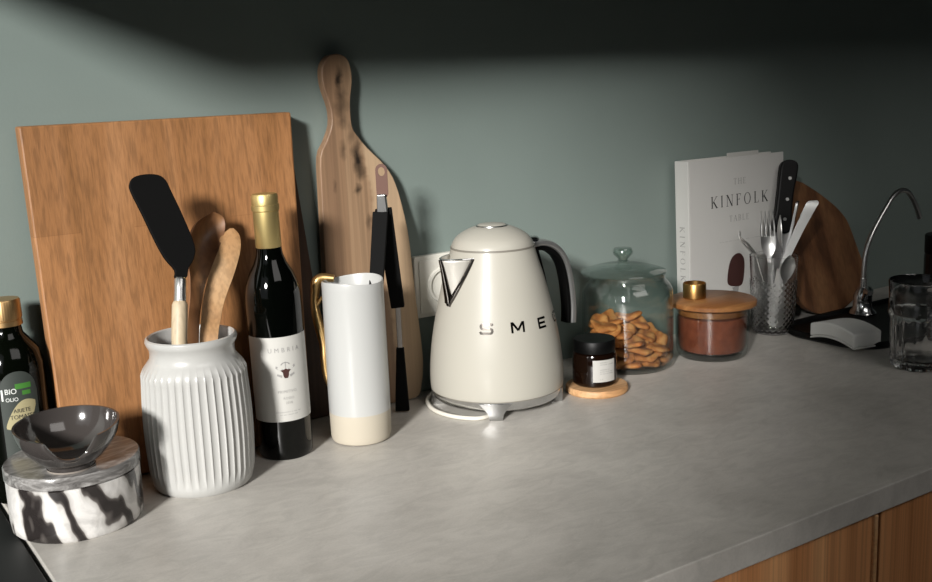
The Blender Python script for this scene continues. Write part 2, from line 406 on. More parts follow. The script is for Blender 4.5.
# base cabinets
def base_cabinet(x0, x1, label):
    t = thing('base_cabinet', label, 'cabinet', (x0, .585, -.9), 0, 'base cabinets under the worktop')
    W_ = x1-x0
    bevel(G().box((.002, .0, .1), (W_-.002, .525, .8745)).build('carcass', M['darkwood'], t, False), .001)
    G().box((.002, .05, 0), (W_-.002, .48, .1)).build('plinth', M['blackplastic'], t, False)
    bevel(G().box((.004, -.02, .11), (W_-.004, -.0005, .8740)).build('door', M['front'], t, False), .0012)
    bevel(G().box((W_-.0095, -.0235, .11), (W_-.0045, -.0195, .8740)).build('edge_strip', M['coasterwood'], t, False), .0012)
    return t
base_cabinet(.172, .828, 'walnut veneer cabinet front at the bottom edge, left of the door gap')
base_cabinet(.828, 1.43, 'walnut veneer cabinet front at the bottom right corner, right of the door gap')
base_cabinet(1.43, 2.03, 'walnut veneer cabinet out past the bottom right corner')
# upper cabinets above the frame: they throw the dark shade along the top of the wall
for i, (x0, x1) in enumerate(((.01, .68), (.68, 1.28), (1.28, 1.88), (1.88, 2.48))):
    t = thing('wall_cabinet', 'wall cabinet hung over the worktop, %s from the left' % ('first', 'second', 'third', 'fourth')[i], 'cabinet', (x0, WALL-.001, .572), 0, 'wall cabinets above the worktop')
    bevel(G().box((.0, -.33, 0), (x1-x0-.001, 0, .7)).build('carcass', M['upper'], t, False), .001)
    bevel(G().box((.002, -.35, .0), (x1-x0-.003, -.331, .7)).build('door', M['upper'], t, False), .001)

# ------------------------------------------------------------------ big oak board + dark board behind + handled board
def slab(name, outl, y0, k, th, m, parent=None, bev=.002, seg=2):
    """outline in (x,z) on a leaning front face y = y0 + k z"""
    c = math.sqrt(1+k*k)
    g = G().prism(outl, lambda x, z: V((x, y0+k*z, z)), lambda x, z: V((x, y0+k*z+th*c, z)))
    o = g.build(name, m, parent, False); bevel(o, bev, seg, .5); return o
def rrect(x0, z0, x1, z1, r, n=5):
    o = []
    for cx, cz, a in ((x1-r, z0+r, -PI/2), (x1-r, z1-r, 0), (x0+r, z1-r, PI/2), (x0+r, z0+r, PI)):
        for i in range(n+1): g = a+PI/2*i/n; o.append((cx+r*math.cos(g), cz+r*math.sin(g)))
    return o
b = slab('cutting_board', [(.2158, .001), (.4800, .001), (.4985, .3575), (.2158, .3575)], 1.0462, .108, .018, M['oak'])
tag(b, 'large rectangular oak cutting board leaning on the wall behind the crock', 'cutting board')
b = slab('cutting_board', [(.29, .001), (.535, .001), (.504, .300), (.28, .300)], 1.0950, .010, .009, M['darkwood'])
tag(b, 'dark thin board tucked behind the large oak board, only its right edge showing', 'cutting board')
HB = [(.5510, .4140), (.5560, .4175), (.5640, .4190), (.5725, .4170), (.5787, .4110), (.5818, .3980), (.5812, .3850), (.5775, .3640), (.5779, .3380), (.5854, .3247), (.5963, .3114), (.6187, .2888), (.6312, .2665), (.6406, .2285), (.6453, .1952), (.6500, .1210), (.6540, .0694), (.6545, .0414), (.6505, .0154), (.6420, .0015), (.6000, .0015), (.5400, .0015), (.5310, .0100), (.5290, .1000), (.5310, .1749), (.5330, .2600), (.5350, .3050), (.5438, .3220), (.5520, .3403), (.5520, .3593), (.5460, .3797), (.5440, .3941), (.5455, .4060)]
knotted(M['olive'], [(-.0300, .393, .006, .014, .9), (-.0285, .374, .009, .013, .65), (-.0290, .360, .013, .012, .6), (-.0300, .345, .010, .012, .5), (-.018, .330, .008, .016, .45), (-.010, .318, .006, .02, .4), (-.014, .300, .008, .022, .95), (-.010, .286, .010, .014, .6), (-.016, .266, .006, .008, .8), (-.03, .312, .006, .014, .5), (-.045, .27, .004, .01, .4), (-.004, .225, .005, .014, .5), (.004, .20, .006, .01, .6), (-.012, .13, .01, .02, .4)], (.034, .11))
t = thing('serving_board', 'tall knotty wooden paddle board with a handle, leaning behind the white pitcher', 'cutting board', (.595, 1.088, 0))
o = slab('board', [(x-.595, z) for x, z in closed_pts(HB, 3)], 0, .018, .0125, M['olive'], t, .003, 3)

# ------------------------------------------------------------------ round board at right
k26 = math.tan(math.radians(16))
OV = [(1.3556, .2087), (1.3880, .1950), (1.4225, .1727), (1.4462, .1528), (1.4600, .1322), (1.4708, .0882), (1.4745, .0690), (1.4705, .0487), (1.4560, .0270), (1.4100, .0060), (1.3650, .0015), (1.3200, .0170), (1.2950, .0560), (1.2880, .1050), (1.2950, .1550), (1.3200, .1980)]
outl = closed_pts(OV, 5)
b = slab('oval_cutting_board', outl, 1.034, k26, .014, M['discwood'], None, .0025, 3)
tag(b, 'dark rounded wooden board leaning up behind the faucet and the cutlery', 'cutting board')

# ------------------------------------------------------------------ socket
t = thing('wall_socket', 'ivory wall socket low on the green wall left of the kettle', 'socket', (.6955, WALL, .1350)); t.scale = (.96, 1, .96)
ring = rrect(-.0405, -.0405, .0405, .0405, .004)
bevel(G().prism(ring, lambda x, z: V((x, 0, z)), lambda x, z: V((x, -.009, z))).build('face_plate', M['socket'], t, False), .0015)
bevel(G().prism(rrect(-.0345, -.0345, .0345, .0345, .003), lambda x, z: V((x, -.0085, z)), lambda x, z: V((x, -.0115, z))).build('insert', M['socket'], t, False), .0008)
o = G().lathe([(.0235, .0), (.0225, .0025), (.0195, .0028), (.0190, -.001), (0, -.0012)], 48).build('outlet_ring', M['socket'], t); o.rotation_euler = (PI/2, 0, 0); o.location = (0, -.0115, 0)
for s in (-1, 1):
    o = G().lathe([(.0026, 0), (.0026, .0003), (0, .0003)], 16).build('contact_hole', M['socketdark'], t); o.rotation_euler = (PI/2, 0, 0); o.location = (s*.0095, -.0105, 0)

# ------------------------------------------------------------------ marble box and bowl
mx, my = .2060, .9750
t = thing('marble_box', 'round black and white marble box standing at the left end of the worktop', 'box', (mx, my, 0), .3)
G().lathe([(0, 0), (.058, 0), (.0605, .0025), (.0612, .010), (.0612, .0485), (.0600, .0495), (.052, .0495), (0, .0495)], 96).build('box_body', M['marble'], t).scale = (.955, .955, 1)
G().lathe([(0, .0498), (.0612, .0498), (.0622, .0506), (.0622, .0600), (.0612, .0612), (.0, .0612)], 96).build('lid', M['marblelid'], t).scale = (.955, .955, 1)
bx, by = mx-.0075, my-.029
t = thing('notched_bowl', 'small charcoal glazed bowl with a notched rim sitting on the marble box', 'bowl', (bx, by, .0614))
af = face(bx, by)
prof_o = [(.0, .0035), (.0175, .0035), (.0185, .0), (.0200, .0), (.0207, .0045), (.029, .0105), (.037, .0200), (.0422, .0290), (.0445, .0370), (.0450, .0410)]
prof_i = [(.0430, .0410), (.0419, .036), (.0395, .0285), (.0340, .0200), (.026, .0130), (.014, .0085), (0, .0075)]
g = G(); n = 120; k = len(prof_o)+len(prof_i); vs = []; zmax = .0410
for i in range(n):
    a = 2*PI*i/n; d = (a-af-.02+PI) % (2*PI)-PI
    cut = .0175*max(0, 1-abs(d/.52)**3) if abs(d) < .52 else 0
    cut = cut + .0035*max(0, math.cos(d)) - .002*math.cos(d+PI)
    for (r, z) in prof_o+prof_i:
        zz = min(z, 1)*1.0; f = max(0, (zz-.016)/(zmax-.016)); z2 = zz-cut*f
        r2 = r-(cut*f*.35 if cut > 0 else 0)
        vs.append((r2*math.cos(a), r2*math.sin(a), z2))
fs = [(i*k+q, ((i+1) % n)*k+q, ((i+1) % n)*k+q+1, i*k+q+1) for i in range(n) for q in range(k-1)]
o = me('bowl_body', vs, fs, M['bowl'], t)
G().lathe([(.0180, .0008), (.0182, -.0002), (.0204, -.0002), (.0208, .0014)], 64).build('foot_ring', M['bisquefoot'], t)

# ------------------------------------------------------------------ olive oil bottle
ox, oy = .1808, 1.0730
t = thing('oil_bottle', 'dark oil bottle with gold screw cap at the far left behind the marble box', 'bottle', (ox, oy, 0)); t.scale = (.967, .967, 1.035)
G().lathe([(0, 0), (.029, 0), (.0315, .003), (.0318, .01), (.0318, .119), (.0311, .130), (.0276, .142), (.020, .152), (.0150, .158), (.0138, .165), (.0138, .176), (0, .176)], 64).build('bottle_body', M['greenglass'], t)
def ridged(r, z, a): return r*(1+.012*math.cos(a*40)) if .172 < z < .189 and r > .01 else r
G().lathe([(.0145, .1655), (.0158, .1660), (.0158, .1705), (.0150, .1710), (.0150, .1720), (.0158, .1725), (.0158, .1890), (.0148, .1905), (0, .1908)], 120, rad=ridged).build('screw_cap', M['capgold'], t)
af = face(ox, oy)
aw = .56
def arch(u):
    s = abs(2*u-1); return (.012, .1075+.020*math.sqrt(max(0, 1-s**2.2)))
o = patch('label', .0319, af-aw+.12, af+aw+.12, 0, 0, M['labelgrey'], t, arch)
o['label'] = 'dark grey green label with a rounded top'
fn = on_cyl(.03240, af+.12, .0105)
lay('printed_name', join(shift(sans('BIO', .0070), -.0075, .0965), shift(rect(-.0165, 0, -.0148, .0105), 0, .0905), shift(sans('OLIO', .0050), -.007, .0895)), fn, M['labelwhite'], o)
lay('green_print', join(*([rect(x*.001, .1005, x*.001+.00105, .1055) for x in range(-3, 12)]+[rect(x*.001, .0945, x*.001+.00105, .0985) for x in range(3, 11)])), fn, M['labelgreen'], o)
lf = []
for i in range(40):
    s_ = i/39; x = -.0150+.0300*s_; lf.append((x, s_))
top = [(x, .066+.0215*s_**.7+.009*math.sin(PI*s_)) for x, s_ in lf]; bot = [(x, .064+.012*s_**1.6-.004*math.sin(PI*s_)+.008*max(0, s_-.85)*6) for x, s_ in lf]
vs = top+bot; fs = [(i, i+1, 40+i+1, 40+i) for i in range(39)]
lay('leaf_print', (vs, fs), fn, M['labelcream'], o)
fn2 = on_cyl(.03265, af+.12, .0105)
lay('leaf_lettering', join(shift(sans('ARIETE', .0052), .001, .0785), shift(sans('TOMASSO', .0055), .002, .0725)), fn2, M['ink'], o)

# ------------------------------------------------------------------ ribbed crock
cx, cy = .3325, .9905
t = thing('utensil_crock', 'white ribbed ceramic crock holding the cooking utensils', 'crock', (cx, cy, 0))
outer = [(0, 0), (.050, 0), (.0535, .003), (.0550, .009)]
outer += [(.0552+.0022*math.sin(PI*(i/12)), .012+.100*i/12) for i in range(13)]
outer += [(.0556, .116), (.0530, .122), (.0485, .1275), (.0455, .131), (.0448, .136), (.0452, .141), (.0475, .1445), (.0488, .1480), (.0480, .1510), (.0462, .1520)]
inner = [(.0445, .1510), (.0432, .146), (.0425, .138), (.0432, .131), (.050, .120), (.0525, .110), (.0525, .012), (.050, .008), (0, .008)]
def flute(r, z, a):
    if r < .045: return r
    f = 0
    if .009 <= z <= .125: f = min(1, (z-.009)/.010)*min(1, max(0, (.1245-z)/.012))
    return r-.0018*f*abs(math.sin(a*22))**.55*1.0+.0011*f
G().lathe(outer, 528, rad=flute).build('crock_body', M['china'], t).scale = (.905, .905, 1)
G().lathe([outer[-1]]+inner, 96).build('crock_interior', M['china'], t).scale = (.905, .905, 1)

# ------------------------------------------------------------------ utensils in the crock
def lean(p0, y0, kk): return lambda x, z: V((x, y0+kk*(z-p0), z))
kk = (1.008-.965)/.13; SPn = V((0, -1, kk)).normalized()
t = thing('spatula', 'black silicone spatula with pale wooden handle standing in the crock', 'spatula', (.3065, .9640, .0115))
P0 = V(t.location)
out = closed_pts([(0.2955, 0.3013), (0.3003, 0.3065), (0.3113, 0.3084), (0.3236, 0.3069), (0.3303, 0.3012), (0.3338, 0.2895), (0.34, 0.2671), (0.3459, 0.238), (0.3422, 0.2252), (0.3356, 0.2175), (0.3313, 0.2087), (0.3207, 0.2101), (0.3218, 0.2174), (0.3145, 0.2295), (0.3084, 0.2469), (0.3012, 0.2728), (0.295, 0.2939)], 3)
F1 = lambda x, z: V((x, .965+kk*(z-.15), z))-P0
F2 = lambda x, z: F1(x, z)-SPn*.0045
o = G().prism(out, F1, F2).build('spatula_head', M['silicone'], t, False); bevel(o, .0018, 3, .5)
ax = lambda z: V((0.3262+(z-0.2103)*0.2261, .965+kk*(z-.15), z))-P0+V((0, .002, 0))
G().tube([ax(0.2093), ax(0.2073), ax(0.1983), ax(0.1857)], [.0048, .0058, .0056, .0060], 20).build('steel_ferrule', M['steel'], t)
bot = V((.3065, .9640, .0115))-P0
G().tube([ax(0.1877), ax(0.1847), ax(0.1767), ax(.155), ax(.155).lerp(bot, .5), bot], [.0062, .0074, .0075, .0074, .0070, .0062], 20).build('handle', M['paleash'], t)

def wspoon(name, label, pts, ws, ds, th, alpha, m, tiltn=.0):
    wd = RV*math.cos(alpha)+FV*math.sin(alpha); nn = RV*math.sin(alpha)-FV*math.cos(alpha)+V((0, 0, .35+tiltn))
    nn = (nn-wd*nn.dot(wd)).normalized()
    data = smooth_pts([tuple(p)+(w_, d_) for p, w_, d_ in zip(pts, ws, ds)], 6)
    g = G().scoop([p[:3] for p in data], [max(p[3], .0006) for p in data], [p[4] for p in data], th, wd, nn, 12)
    loc = V(pts[0]); g.v = [q-loc for q in g.v]
    o = g.build(name, m); o.location = loc; bevel(o, .0012, 2, .8); tag(o, label, 'spoon', 'wooden spoons in the crock'); return o
wspoon('wooden_spoon', 'hollow-bowled wooden spoon in the crock, right behind the black spatula',
       [(.330, 1.002, .012), (.3380, 1.0020, .14), (.3480, 1.0080, .185), (.3560, 1.0160, .205), (.3660, 1.0265, .228), (.3750, 1.0345, .243), (.3810, 1.0400, .255), (.3850, 1.0430, .2620)],
       [.006, .007, .0080, .012, .0200, .0210, .0160, .002], [0, 0, .001, .004, .011, .012, .007, .000], .005, .88, M['olivespoon'])
wspoon('wooden_spatula', 'pale wooden spatula spoon in the crock nearest the wine bottle',
       [(.3390, .9670, .012), (.3440, .9770, .13), (.3560, .9945, .165), (.3650, 1.0045, .182), (.3790, 1.0165, .203), (.3910, 1.0275, .222), (.3980, 1.0355, .236), (.4020, 1.0395, .2440)],
       [.007, .0085, .0098, .0112, .0128, .0128, .0100, .002], [0, 0, 0, 0, -.002, -.003, -.002, 0], .005, .25, M['spoonwood'])

# ------------------------------------------------------------------ wine bottle
wx, wy = .4340, 1.0160
t = thing('wine_bottle', 'dark wine bottle with gold foil neck and white label between crock and pitcher', 'bottle', (wx, wy, 0))
t.scale = (.95, .95, 1); t.rotation_euler = (0, -.012, 0)
G().lathe([(0, .003), (.024, 0), (.028, 0), (.0300, .003), (.0304, .010), (.0304, .164), (.0300, .175), (.0280, .186), (.0238, .197), (.0180, .207), (.0146, .216), (.0133, .226), (.0131, .262), (0, .262)], 72).build('bottle_body', M['blackglass'], t)
G().lathe([(.0136, .2235), (.0140, .2240), (.0138, .2610), (.0150, .2620), (.0150, .2672), (.0143, .2680), (.0143, .2765), (.0130, .2788), (0, .2790)], 60).build('foil_capsule', M['foil'], t)
af = face(wx, wy)+.10
o = patch('label', .0305, af-1.42, af+1.32, .0430, .1335, M['paper'], t, None, 48)
o['label'] = 'white paper label with small crest'
fn = on_cyl(.03112, af+.12, 0)
lay('printed_name', shift(sans('UMBRIA', .0068, 1.7), 0, .1175), fn, M['greyink'], o)
lay('small_print', join(shift(sans('PRIMITIVO', .0042, 1.1), 0, .0740), shift(sans('ROSSO', .0036, 1.1), .001, .0670), shift(sans('2018', .0036, 1.1), .001, .0620),
    dashes([(-.0150, .014, .0530), (-.010, .010, .0500)], .0008)), fn, M['greyink'], o)
cr = [rect(-.0004, .1005, .0004, .1075)]
for s in (-1, 1):
    cr += [([(s*.002, .099), (s*.0105, .1035), (s*.0110, .1010), (s*.0035, .0965)], [(0, 1, 2, 3)])]
    cr += [([(s*.004, .0930), (s*.0095, .0950), (s*.0100, .0930), (s*.005, .0905)], [(0, 1, 2, 3)])]
cr += [([(.0048*math.cos(a)*1.1, .1040+.0030*math.sin(a)) for a in [PI*i/8 for i in range(9)]], [tuple(range(9))])]
lay('crest_wings', join(*cr), fn, M['greyink'], o)
hd = [([(-.0058, .0985), (-.0020, .0990), (0, .1002), (.0020, .0990), (.0058, .0985), (.0034, .0960), (.0030, .0925), (.0018, .0898), (-.0018, .0898), (-.0030, .0925), (-.0034, .0960)], [tuple(range(11))])]
lay('crest_animal_head', join(*hd), on_cyl(.0312, af+.12, 0), M['brownink'], o)

# ------------------------------------------------------------------ pitcher
px_, py_ = .5245, 1.011
t = thing('pitcher', 'tall white pitcher with cream base and gold branch handle', 'pitcher', (px_-.0052, py_-.0070, 0))
t.scale = (.95, .95, 1)
def wob(r, z, a): return r*(1+.012*math.sin(2*a+1)+.008*math.sin(3*a))
body = [(.0355, .034), (.0357, .06), (.0353, .12), (.0350, .170), (.0352, .1765), (.0347, .1785), (.0337, .1785), (.0328, .1765), (.0326, .15), (.0326, .012), (.03, .007), (0, .006)]
def rimz(g):
    for q in g.v:
        if q.z > .165: q.z += .0016*math.sin(2*math.atan2(q.y, q.x)+.8)
    return g
rimz(G().lathe(body, 96)).build('pitcher_body', M['pitcher'], t)
G().lathe([(0, 0), (.0300, 0), (.0335, .0018), (.0350, .006), (.0355, .034)], 96).build('cream_base', M['bisque'], t)
hp = [(.5145, 1.0370, .1778), (.5040, 1.0447, .1788), (.4975, 1.0478, .1745), (.4950, 1.0480, .1640), (.4925, 1.0465, .1520), (.4925, 1.0435, .1385), (.4945, 1.0385, .1200), (.4950, 1.0345, .1060), (.4942, 1.0325, .0920), (.4945, 1.0305, .0740), (.4975, 1.0260, .0580)]
hp = [(a-px_, b_-py_, c_) for a, b_, c_ in hp]
rs = [.0040, .0052, .0062, .0052, .0046, .0054, .0058, .0050, .0052, .0048, .0036]
dat = smooth_pts([p+(r,) for p, r in zip(hp, rs)], 5)
o = G().tube([d[:3] for d in dat], [d[3] for d in dat], 12)
o.tube([(.4945-px_, 1.044-py_, .150), (.4985-px_, 1.0400-py_, .158), (.5010-px_, 1.0375-py_, .152)], [.0026, .0022, .0012], 10)
o.build('branch_handle', M['gold'], t)

# ------------------------------------------------------------------ tongs
t = thing('kitchen_tongs', 'black-handled tongs hooked over the white pitcher, one arm in, one arm out', 'tongs', (.5750, 1.0310, .2500))
o0 = V(t.location); PV = V((.5745, 1.0310, .2500))
nrm = -FV
def leg(p, q, w0, w1, th, m, name, bev=.0012):
    p, q = V(p)-o0, V(q)-o0; ax_ = (q-p).normalized(); wd = ax_.cross(nrm).normalized(); n2 = wd.cross(ax_).normalized()
    vs = []
    for c_, w_ in ((p, w0), (q, w1)):
        for su, sv in ((-1, -1), (1, -1), (1, 1), (-1, 1)): vs.append(c_+wd*w_*su+n2*th*sv)
    o = me(name, vs, [(0, 1, 2, 3), (7, 6, 5, 4), (0, 4, 5, 1), (1, 5, 6, 2), (2, 6, 7, 3), (3, 7, 4, 0)], m, t, False); bevel(o, bev, 3); return o
ib = V((.5190, .9880, .012)); it = V((.5725, 1.0290, .2440)); r_in = it.lerp(ib, .36)
leg(it, r_in, .0086, .0078, .004, M['silicone'], 'handle_grip')
leg(r_in, it.lerp(ib, .74), .0050, .0050, .0009, M['steel'], 'arm', .0003)
leg(it.lerp(ib, .72), ib, .0070, .0060, .0030, M['silicone'], 'tip')
ot = V((.5795, 1.0350, .2470)); ob = V((.6010, 1.0530, .0020)); m1 = V((.5970, 1.0440, .1300)); m2 = V((.6005, 1.0500, .0720))
leg(ot, m1, .0095, .0078, .004, M['silicone'], 'handle_grip')
leg(m1+V((0, 0, .01)), m2, .0030, .0030, .0009, M['darkchrome'], 'arm', .0003)
leg(m2+V((0, 0, .008)), ob, .0045, .0085, .0035, M['silicone'], 'tip')
leg((.5770, 1.0320, .2430), (.5765, 1.0320, .2640), .0062, .0050, .0055, M['satin'], 'hinge', .0015)
ring = G(); c0 = V((.5785, 1.0330, .2800))-o0
pts_o = []
for (a_, b_) in ((.0068, .0036),):
    vs = []; n = 32; L_ = .0125
    def stad(r):
        o_ = []
        for i in range(n):
            g_ = 2*PI*i/n; o_.append((r*math.cos(g_), r*math.sin(g_)+(.0105 if math.sin(g_) > 0 else -.0150)*(1 if True else 0)))
        return o_
    so = stad(.0066); si = [(.0038*math.cos(2*PI*i/n), .0050*math.sin(2*PI*i/n)+.0085) for i in range(n)]
    for dz in (-.0012, .0012):
        for (u_, v_) in so+si: vs.append(c0+RV*u_+V((0, 0, 1))*v_-FV*dz)
    fs = []
    for i in range(n):
        j = (i+1) % n
        fs += [(i, j, n+j, n+i), (2*n+i, 3*n+i, 3*n+j, 2*n+j), (i, 2*n+i, 2*n+j, j), (n+i, n+j, 3*n+j, 3*n+i)]
    ring.add(vs, fs)
ring.build('hanging_loop', M['leather'], t)

# ------------------------------------------------------------------ kettle
kx, ky = .7130, 1.0150
t = thing('kettle', 'cream retro electric kettle with chrome base, spout and handle beside the pitcher', 'kettle', (kx, ky, 0))
prof = [(.0785, .0222), (.0800, .0228), (.0806, .033), (.0800, .050), (.0772, .076), (.0722, .104), (.0662, .130), (.0605, .153), (.0552, .170), (.0512, .184), (.0496, .1905)]
prof = smooth_pts(prof, 4)
G().lathe([(0, .0222)]+prof+[(.047, .1903), (.0, .1903)], 96).build('kettle_body', M['cream'], t)
G().lathe([(.0485, .1898), (.0500, .1903), (.0498, .1920), (.0480, .1926)], 96).build('lid_seam', M['groove'], t)
dome = smooth_pts([(.0488, .1923), (.0472, .1968), (.0430, .2028), (.0352, .2085), (.0258, .2130), (.0190, .2150)], 5)
lid = G().lathe(dome+[(0, .2152)], 96).build('lid', M['cream'], t)
G().lathe([(.0175, .2146), (.0188, .2151), (.0186, .2160), (.0172, .2164)], 64).build('lid_button_ring', M['satin'], lid)
G().lathe([(.0173, .2146), (.0173, .2162), (.0150, .2174), (.0080, .2182), (0, .2184)], 64).build('lid_button', M['cream'], lid)
a0 = face(kx, ky)
bs = G().lathe([(0, .0095), (.070, .0095), (.0745, .0105), (.0772, .0135), (.0792, .0215), (.0775, .0225), (0, .0225)], 96).build('chrome_base', M['chrome'], t)
G().lathe([(.0772, .0216), (.0799, .0216), (.0799, .0229), (.0772, .0229)], 96, closed=True).build('base_gasket', M['groove'], t)
for i, fa in enumerate((0, PI/2, PI, -PI/2)):
    aa = a0+fa-.03; d = V((math.cos(aa), math.sin(aa), 0)); s_ = V((-d.y, d.x, 0)); g = G(); vs = []
    for (z, w_, ro, ri) in ((.0200, .0190, .0800, .060), (.0130, .0125, .0794, .060), (.0075, .0088, .0792, .062), (.0025, .0080, .0790, .064), (0, .0072, .0780, .066)):
        for su in (-1, -.5, 0, .5, 1): vs.append(d*math.sqrt(max(0, ro*ro-(su*w_)**2))+s_*su*w_+V((0, 0, z)))
        vs.append(d*ri+s_*w_+V((0, 0, z))); vs.append(d*ri-s_*w_+V((0, 0, z)))
    fs = [(r*7+j, r*7+(j+1) % 7, (r+1)*7+(j+1) % 7, (r+1)*7+j) for r in range(4) for j in range(7)]+[tuple(range(7)), tuple(28+j for j in range(6, -1, -1))]
    g.add(vs, fs).build('foot', M['satin'], t)
# power cord looping round the base
cp = []
for d_, r_ in ((-178, .100), (-160, .096), (-130, .0925), (-105, .0905), (-85, .0885), (-62, .0875), (-40, .086), (-22, .083), (-14, .078), (-9, .070)):
    aa = a0+math.radians(d_); r_ -= .0035; cp.append((r_*math.cos(aa), r_*math.sin(aa), .0026))
cp = [(.083, .040, .0026), (.080, .062, .0026)]+cp
G().tube(smooth_pts(cp, 6), .0025, 12).build('power_cord', M['cordwhite'], t)
# spout
asp = a0-math.radians(52)
def kr(z):
    for (r1, z1), (r2, z2) in zip(prof, prof[1:]):
        if z1 <= z <= z2: return r1+(r2-r1)*(z-z1)/(z2-z1)
    return .05
def kp(z, da, dr=0): r = kr(z)+dr; return V((r*math.cos(asp+da), r*math.sin(asp+da), z))
sp = G(); zt, zb = .1840, .1330; rows = 14; L0 = []
vs = []; W3 = 9
for i in range(rows+1):
    s_ = i/rows; z = zb+(zt-zb)*s_; ha = .44*s_**.9+.02; pr = .024*s_**1.15+.001
    for j in range(W3):
        u = -1+2*j/(W3-1); out_ = pr*(1-abs(u)**1.25)
        vs.append(kp(z, u*ha, out_-.0006))
fs = [(i*W3+j, i*W3+j+1, (i+1)*W3+j+1, (i+1)*W3+j) for i in range(rows) for j in range(W3-1)]
spo = sp.add(vs, fs).build('spout', M['spoutmetal'], t)
md = spo.modifiers.new('wall', 'SOLIDIFY'); md.thickness = .0012; md.offset = -1
for side in (1, -1):
    pts = [kp(zb+(zt-zb)*i/rows, side*(.44*(i/rows)**.9+.02), .0006) for i in range(rows+1)]
    G().tube([kp(zb-.004, 0, .0002)]+pts, [.0030]+[.0034-.0014*i/rows for i in range(rows+1)], 10).build('spout_trim', M['darkchrome'], t)
pts = [kp(zb+(zt-zb)*i/rows, 0, .024*(i/rows)**1.15+.001) for i in range(rows+1)]
G().tube(pts, [.0052-.0030*i/rows for i in range(rows+1)], 10).build('spout_lip', M['darkchrome'], t)
g = G(); tp = [vs[rows*W3+j] for j in range(W3)]; g.tube(tp, .0011, 8); g.build('spout_rim', M['chrome'], t)
# handle
ah = a0+math.radians(128); D = V((math.cos(ah), math.sin(ah), 0)); S_ = V((-D.y, D.x, 0))
hc = [(.0470, .1830), (.0600, .1862), (.0740, .1862), (.0890, .1815), (.1020, .1715), (.1110, .1570), (.1165, .1380), (.1195, .1180), (.1210, .0980), (.1200, .0790)]
dat = smooth_pts([(a_, b_) for a_, b_ in hc], 6)
def hband(name, rin, wdt, th, m, par=t, pts=dat):
    g = G(); vs = []
    for i, (r_, z_) in enumerate(pts):
        p0, p1 = pts[max(i-1, 0)], pts[min(i+1, len(pts)-1)]; tx, tz = p1[0]-p0[0], p1[1]-p0[1]; L_ = math.hypot(tx, tz); nx, nz = tz/L_, -tx/L_
        for ang in range(12):
            q = 2*PI*ang/12; du = wdt*math.copysign(abs(math.cos(q))**.7, math.cos(q)); dv = th*math.copysign(abs(math.sin(q))**.7, math.sin(q))-rin
            vs.append(D*(r_-nx*dv*-1*-1)+S_*du+V((0, 0, z_-nz*dv)))
    n = 12; fs = [(i*n+k, i*n+(k+1) % n, (i+1)*n+(k+1) % n, (i+1)*n+k) for i in range(len(pts)-1) for k in range(n)]+[tuple(range(n))[::-1], tuple((len(pts)-1)*n+k for k in range(n))]
    return g.add(vs, fs).build(name, m, par)
hd = hband('handle', 0, .0100, .0046, M['handlechrome'])
hband('inner_grip', .0062, .0080, .0035, M['blackplastic'], hd, [p for p in dat][6:])
o = G().lathe([(0, 0), (.0085, 0), (.0085, .004), (.006, .006), (0, .006)], 24).build('lid_release_button', M['chrome'], hd)
o.location = D*.062+V((0, 0, .1890))
low = smooth_pts([(.0740, .0560), (.0820, .0600), (.0860, .0700), (.0800, .1000), (.0730, .1400), (.0640, .1720), (.0600, .1830)], 4)
hband('handle_bracket', 0, .0085, .0050, M['blackplastic'], hd, low)
# lettering
def stroke(paths, w=.17):
    vs, fs = [], []
    for pth in paths:
        pth = [V(p) for p in pth]; n0 = len(vs)
        for i, p in enumerate(pth):
            d0 = (pth[i]-pth[i-1]).normalized() if i else (pth[1]-pth[0]).normalized(); d1 = (pth[i+1]-pth[i]).normalized() if i < len(pth)-1 else d0
            b = (d0+d1).normalized(); nn = V((-b.y, b.x))*w/2/max(.45, b.dot(d0)); vs += [tuple(p+nn), tuple(p-nn)]
        fs += [(n0+2*i, n0+2*i+1, n0+2*i+3, n0+2*i+2) for i in range(len(pth)-1)]
    return vs, fs
def arc(cx_, cy_, rx, ry, a, b, n=8): return [(cx_+rx*math.cos(math.radians(a+(b-a)*i/n)), cy_+ry*math.sin(math.radians(a+(b-a)*i/n))) for i in range(n+1)]
WIDE = {'S': [[(.58, .80), (.50, .92), (.30, .93)]+[(-.30, .93)]+arc(-.34, .71, .20, .21, 90, 270, 6)+[(.34, .50)]+arc(.36, .29, .20, .21, 90, -90, 6)+[(-.34, .08), (-.52, .10), (-.60, .24)]],
 'M': [[(-.58, 0), (-.58, 1)], [(-.52, .96), (0, .22)], [(0, .22), (.52, .96)], [(.58, 1), (.58, 0)]],
 'E': [[(-.48, 0), (-.48, 1)], [(-.5, .92), (.5, .92)], [(-.5, .5), (.42, .5)], [(-.5, .08), (.5, .08)]],
 'G': [[(.55, .78), (.46, .92), (.2, .93)]+arc(-.1, .5, .48, .43, 90, 270, 12)+[(.55, .07), (.55, .48), (.1, .48)]]}
for ch, ph, xs in (('S', -8, 1), ('M', 21, 1), ('E', 49, 1), ('G', 77, 1)):
    tf = stroke(WIDE[ch], .21); tf = ([(x*.0122, y*.0122) for x, y in tf[0]], tf[1]); aa = a0+math.radians(ph); sx = 1.0
    lay('letter', ([(x*sx, y) for x, y in tf[0]], tf[1]), (lambda aa: lambda x, y: (lambda z: (lambda r: (r*math.cos(aa+x/r), r*math.sin(aa+x/r), z))(kr(z)+.0006))(.1010+y))(aa), M['letterchrome'], t)

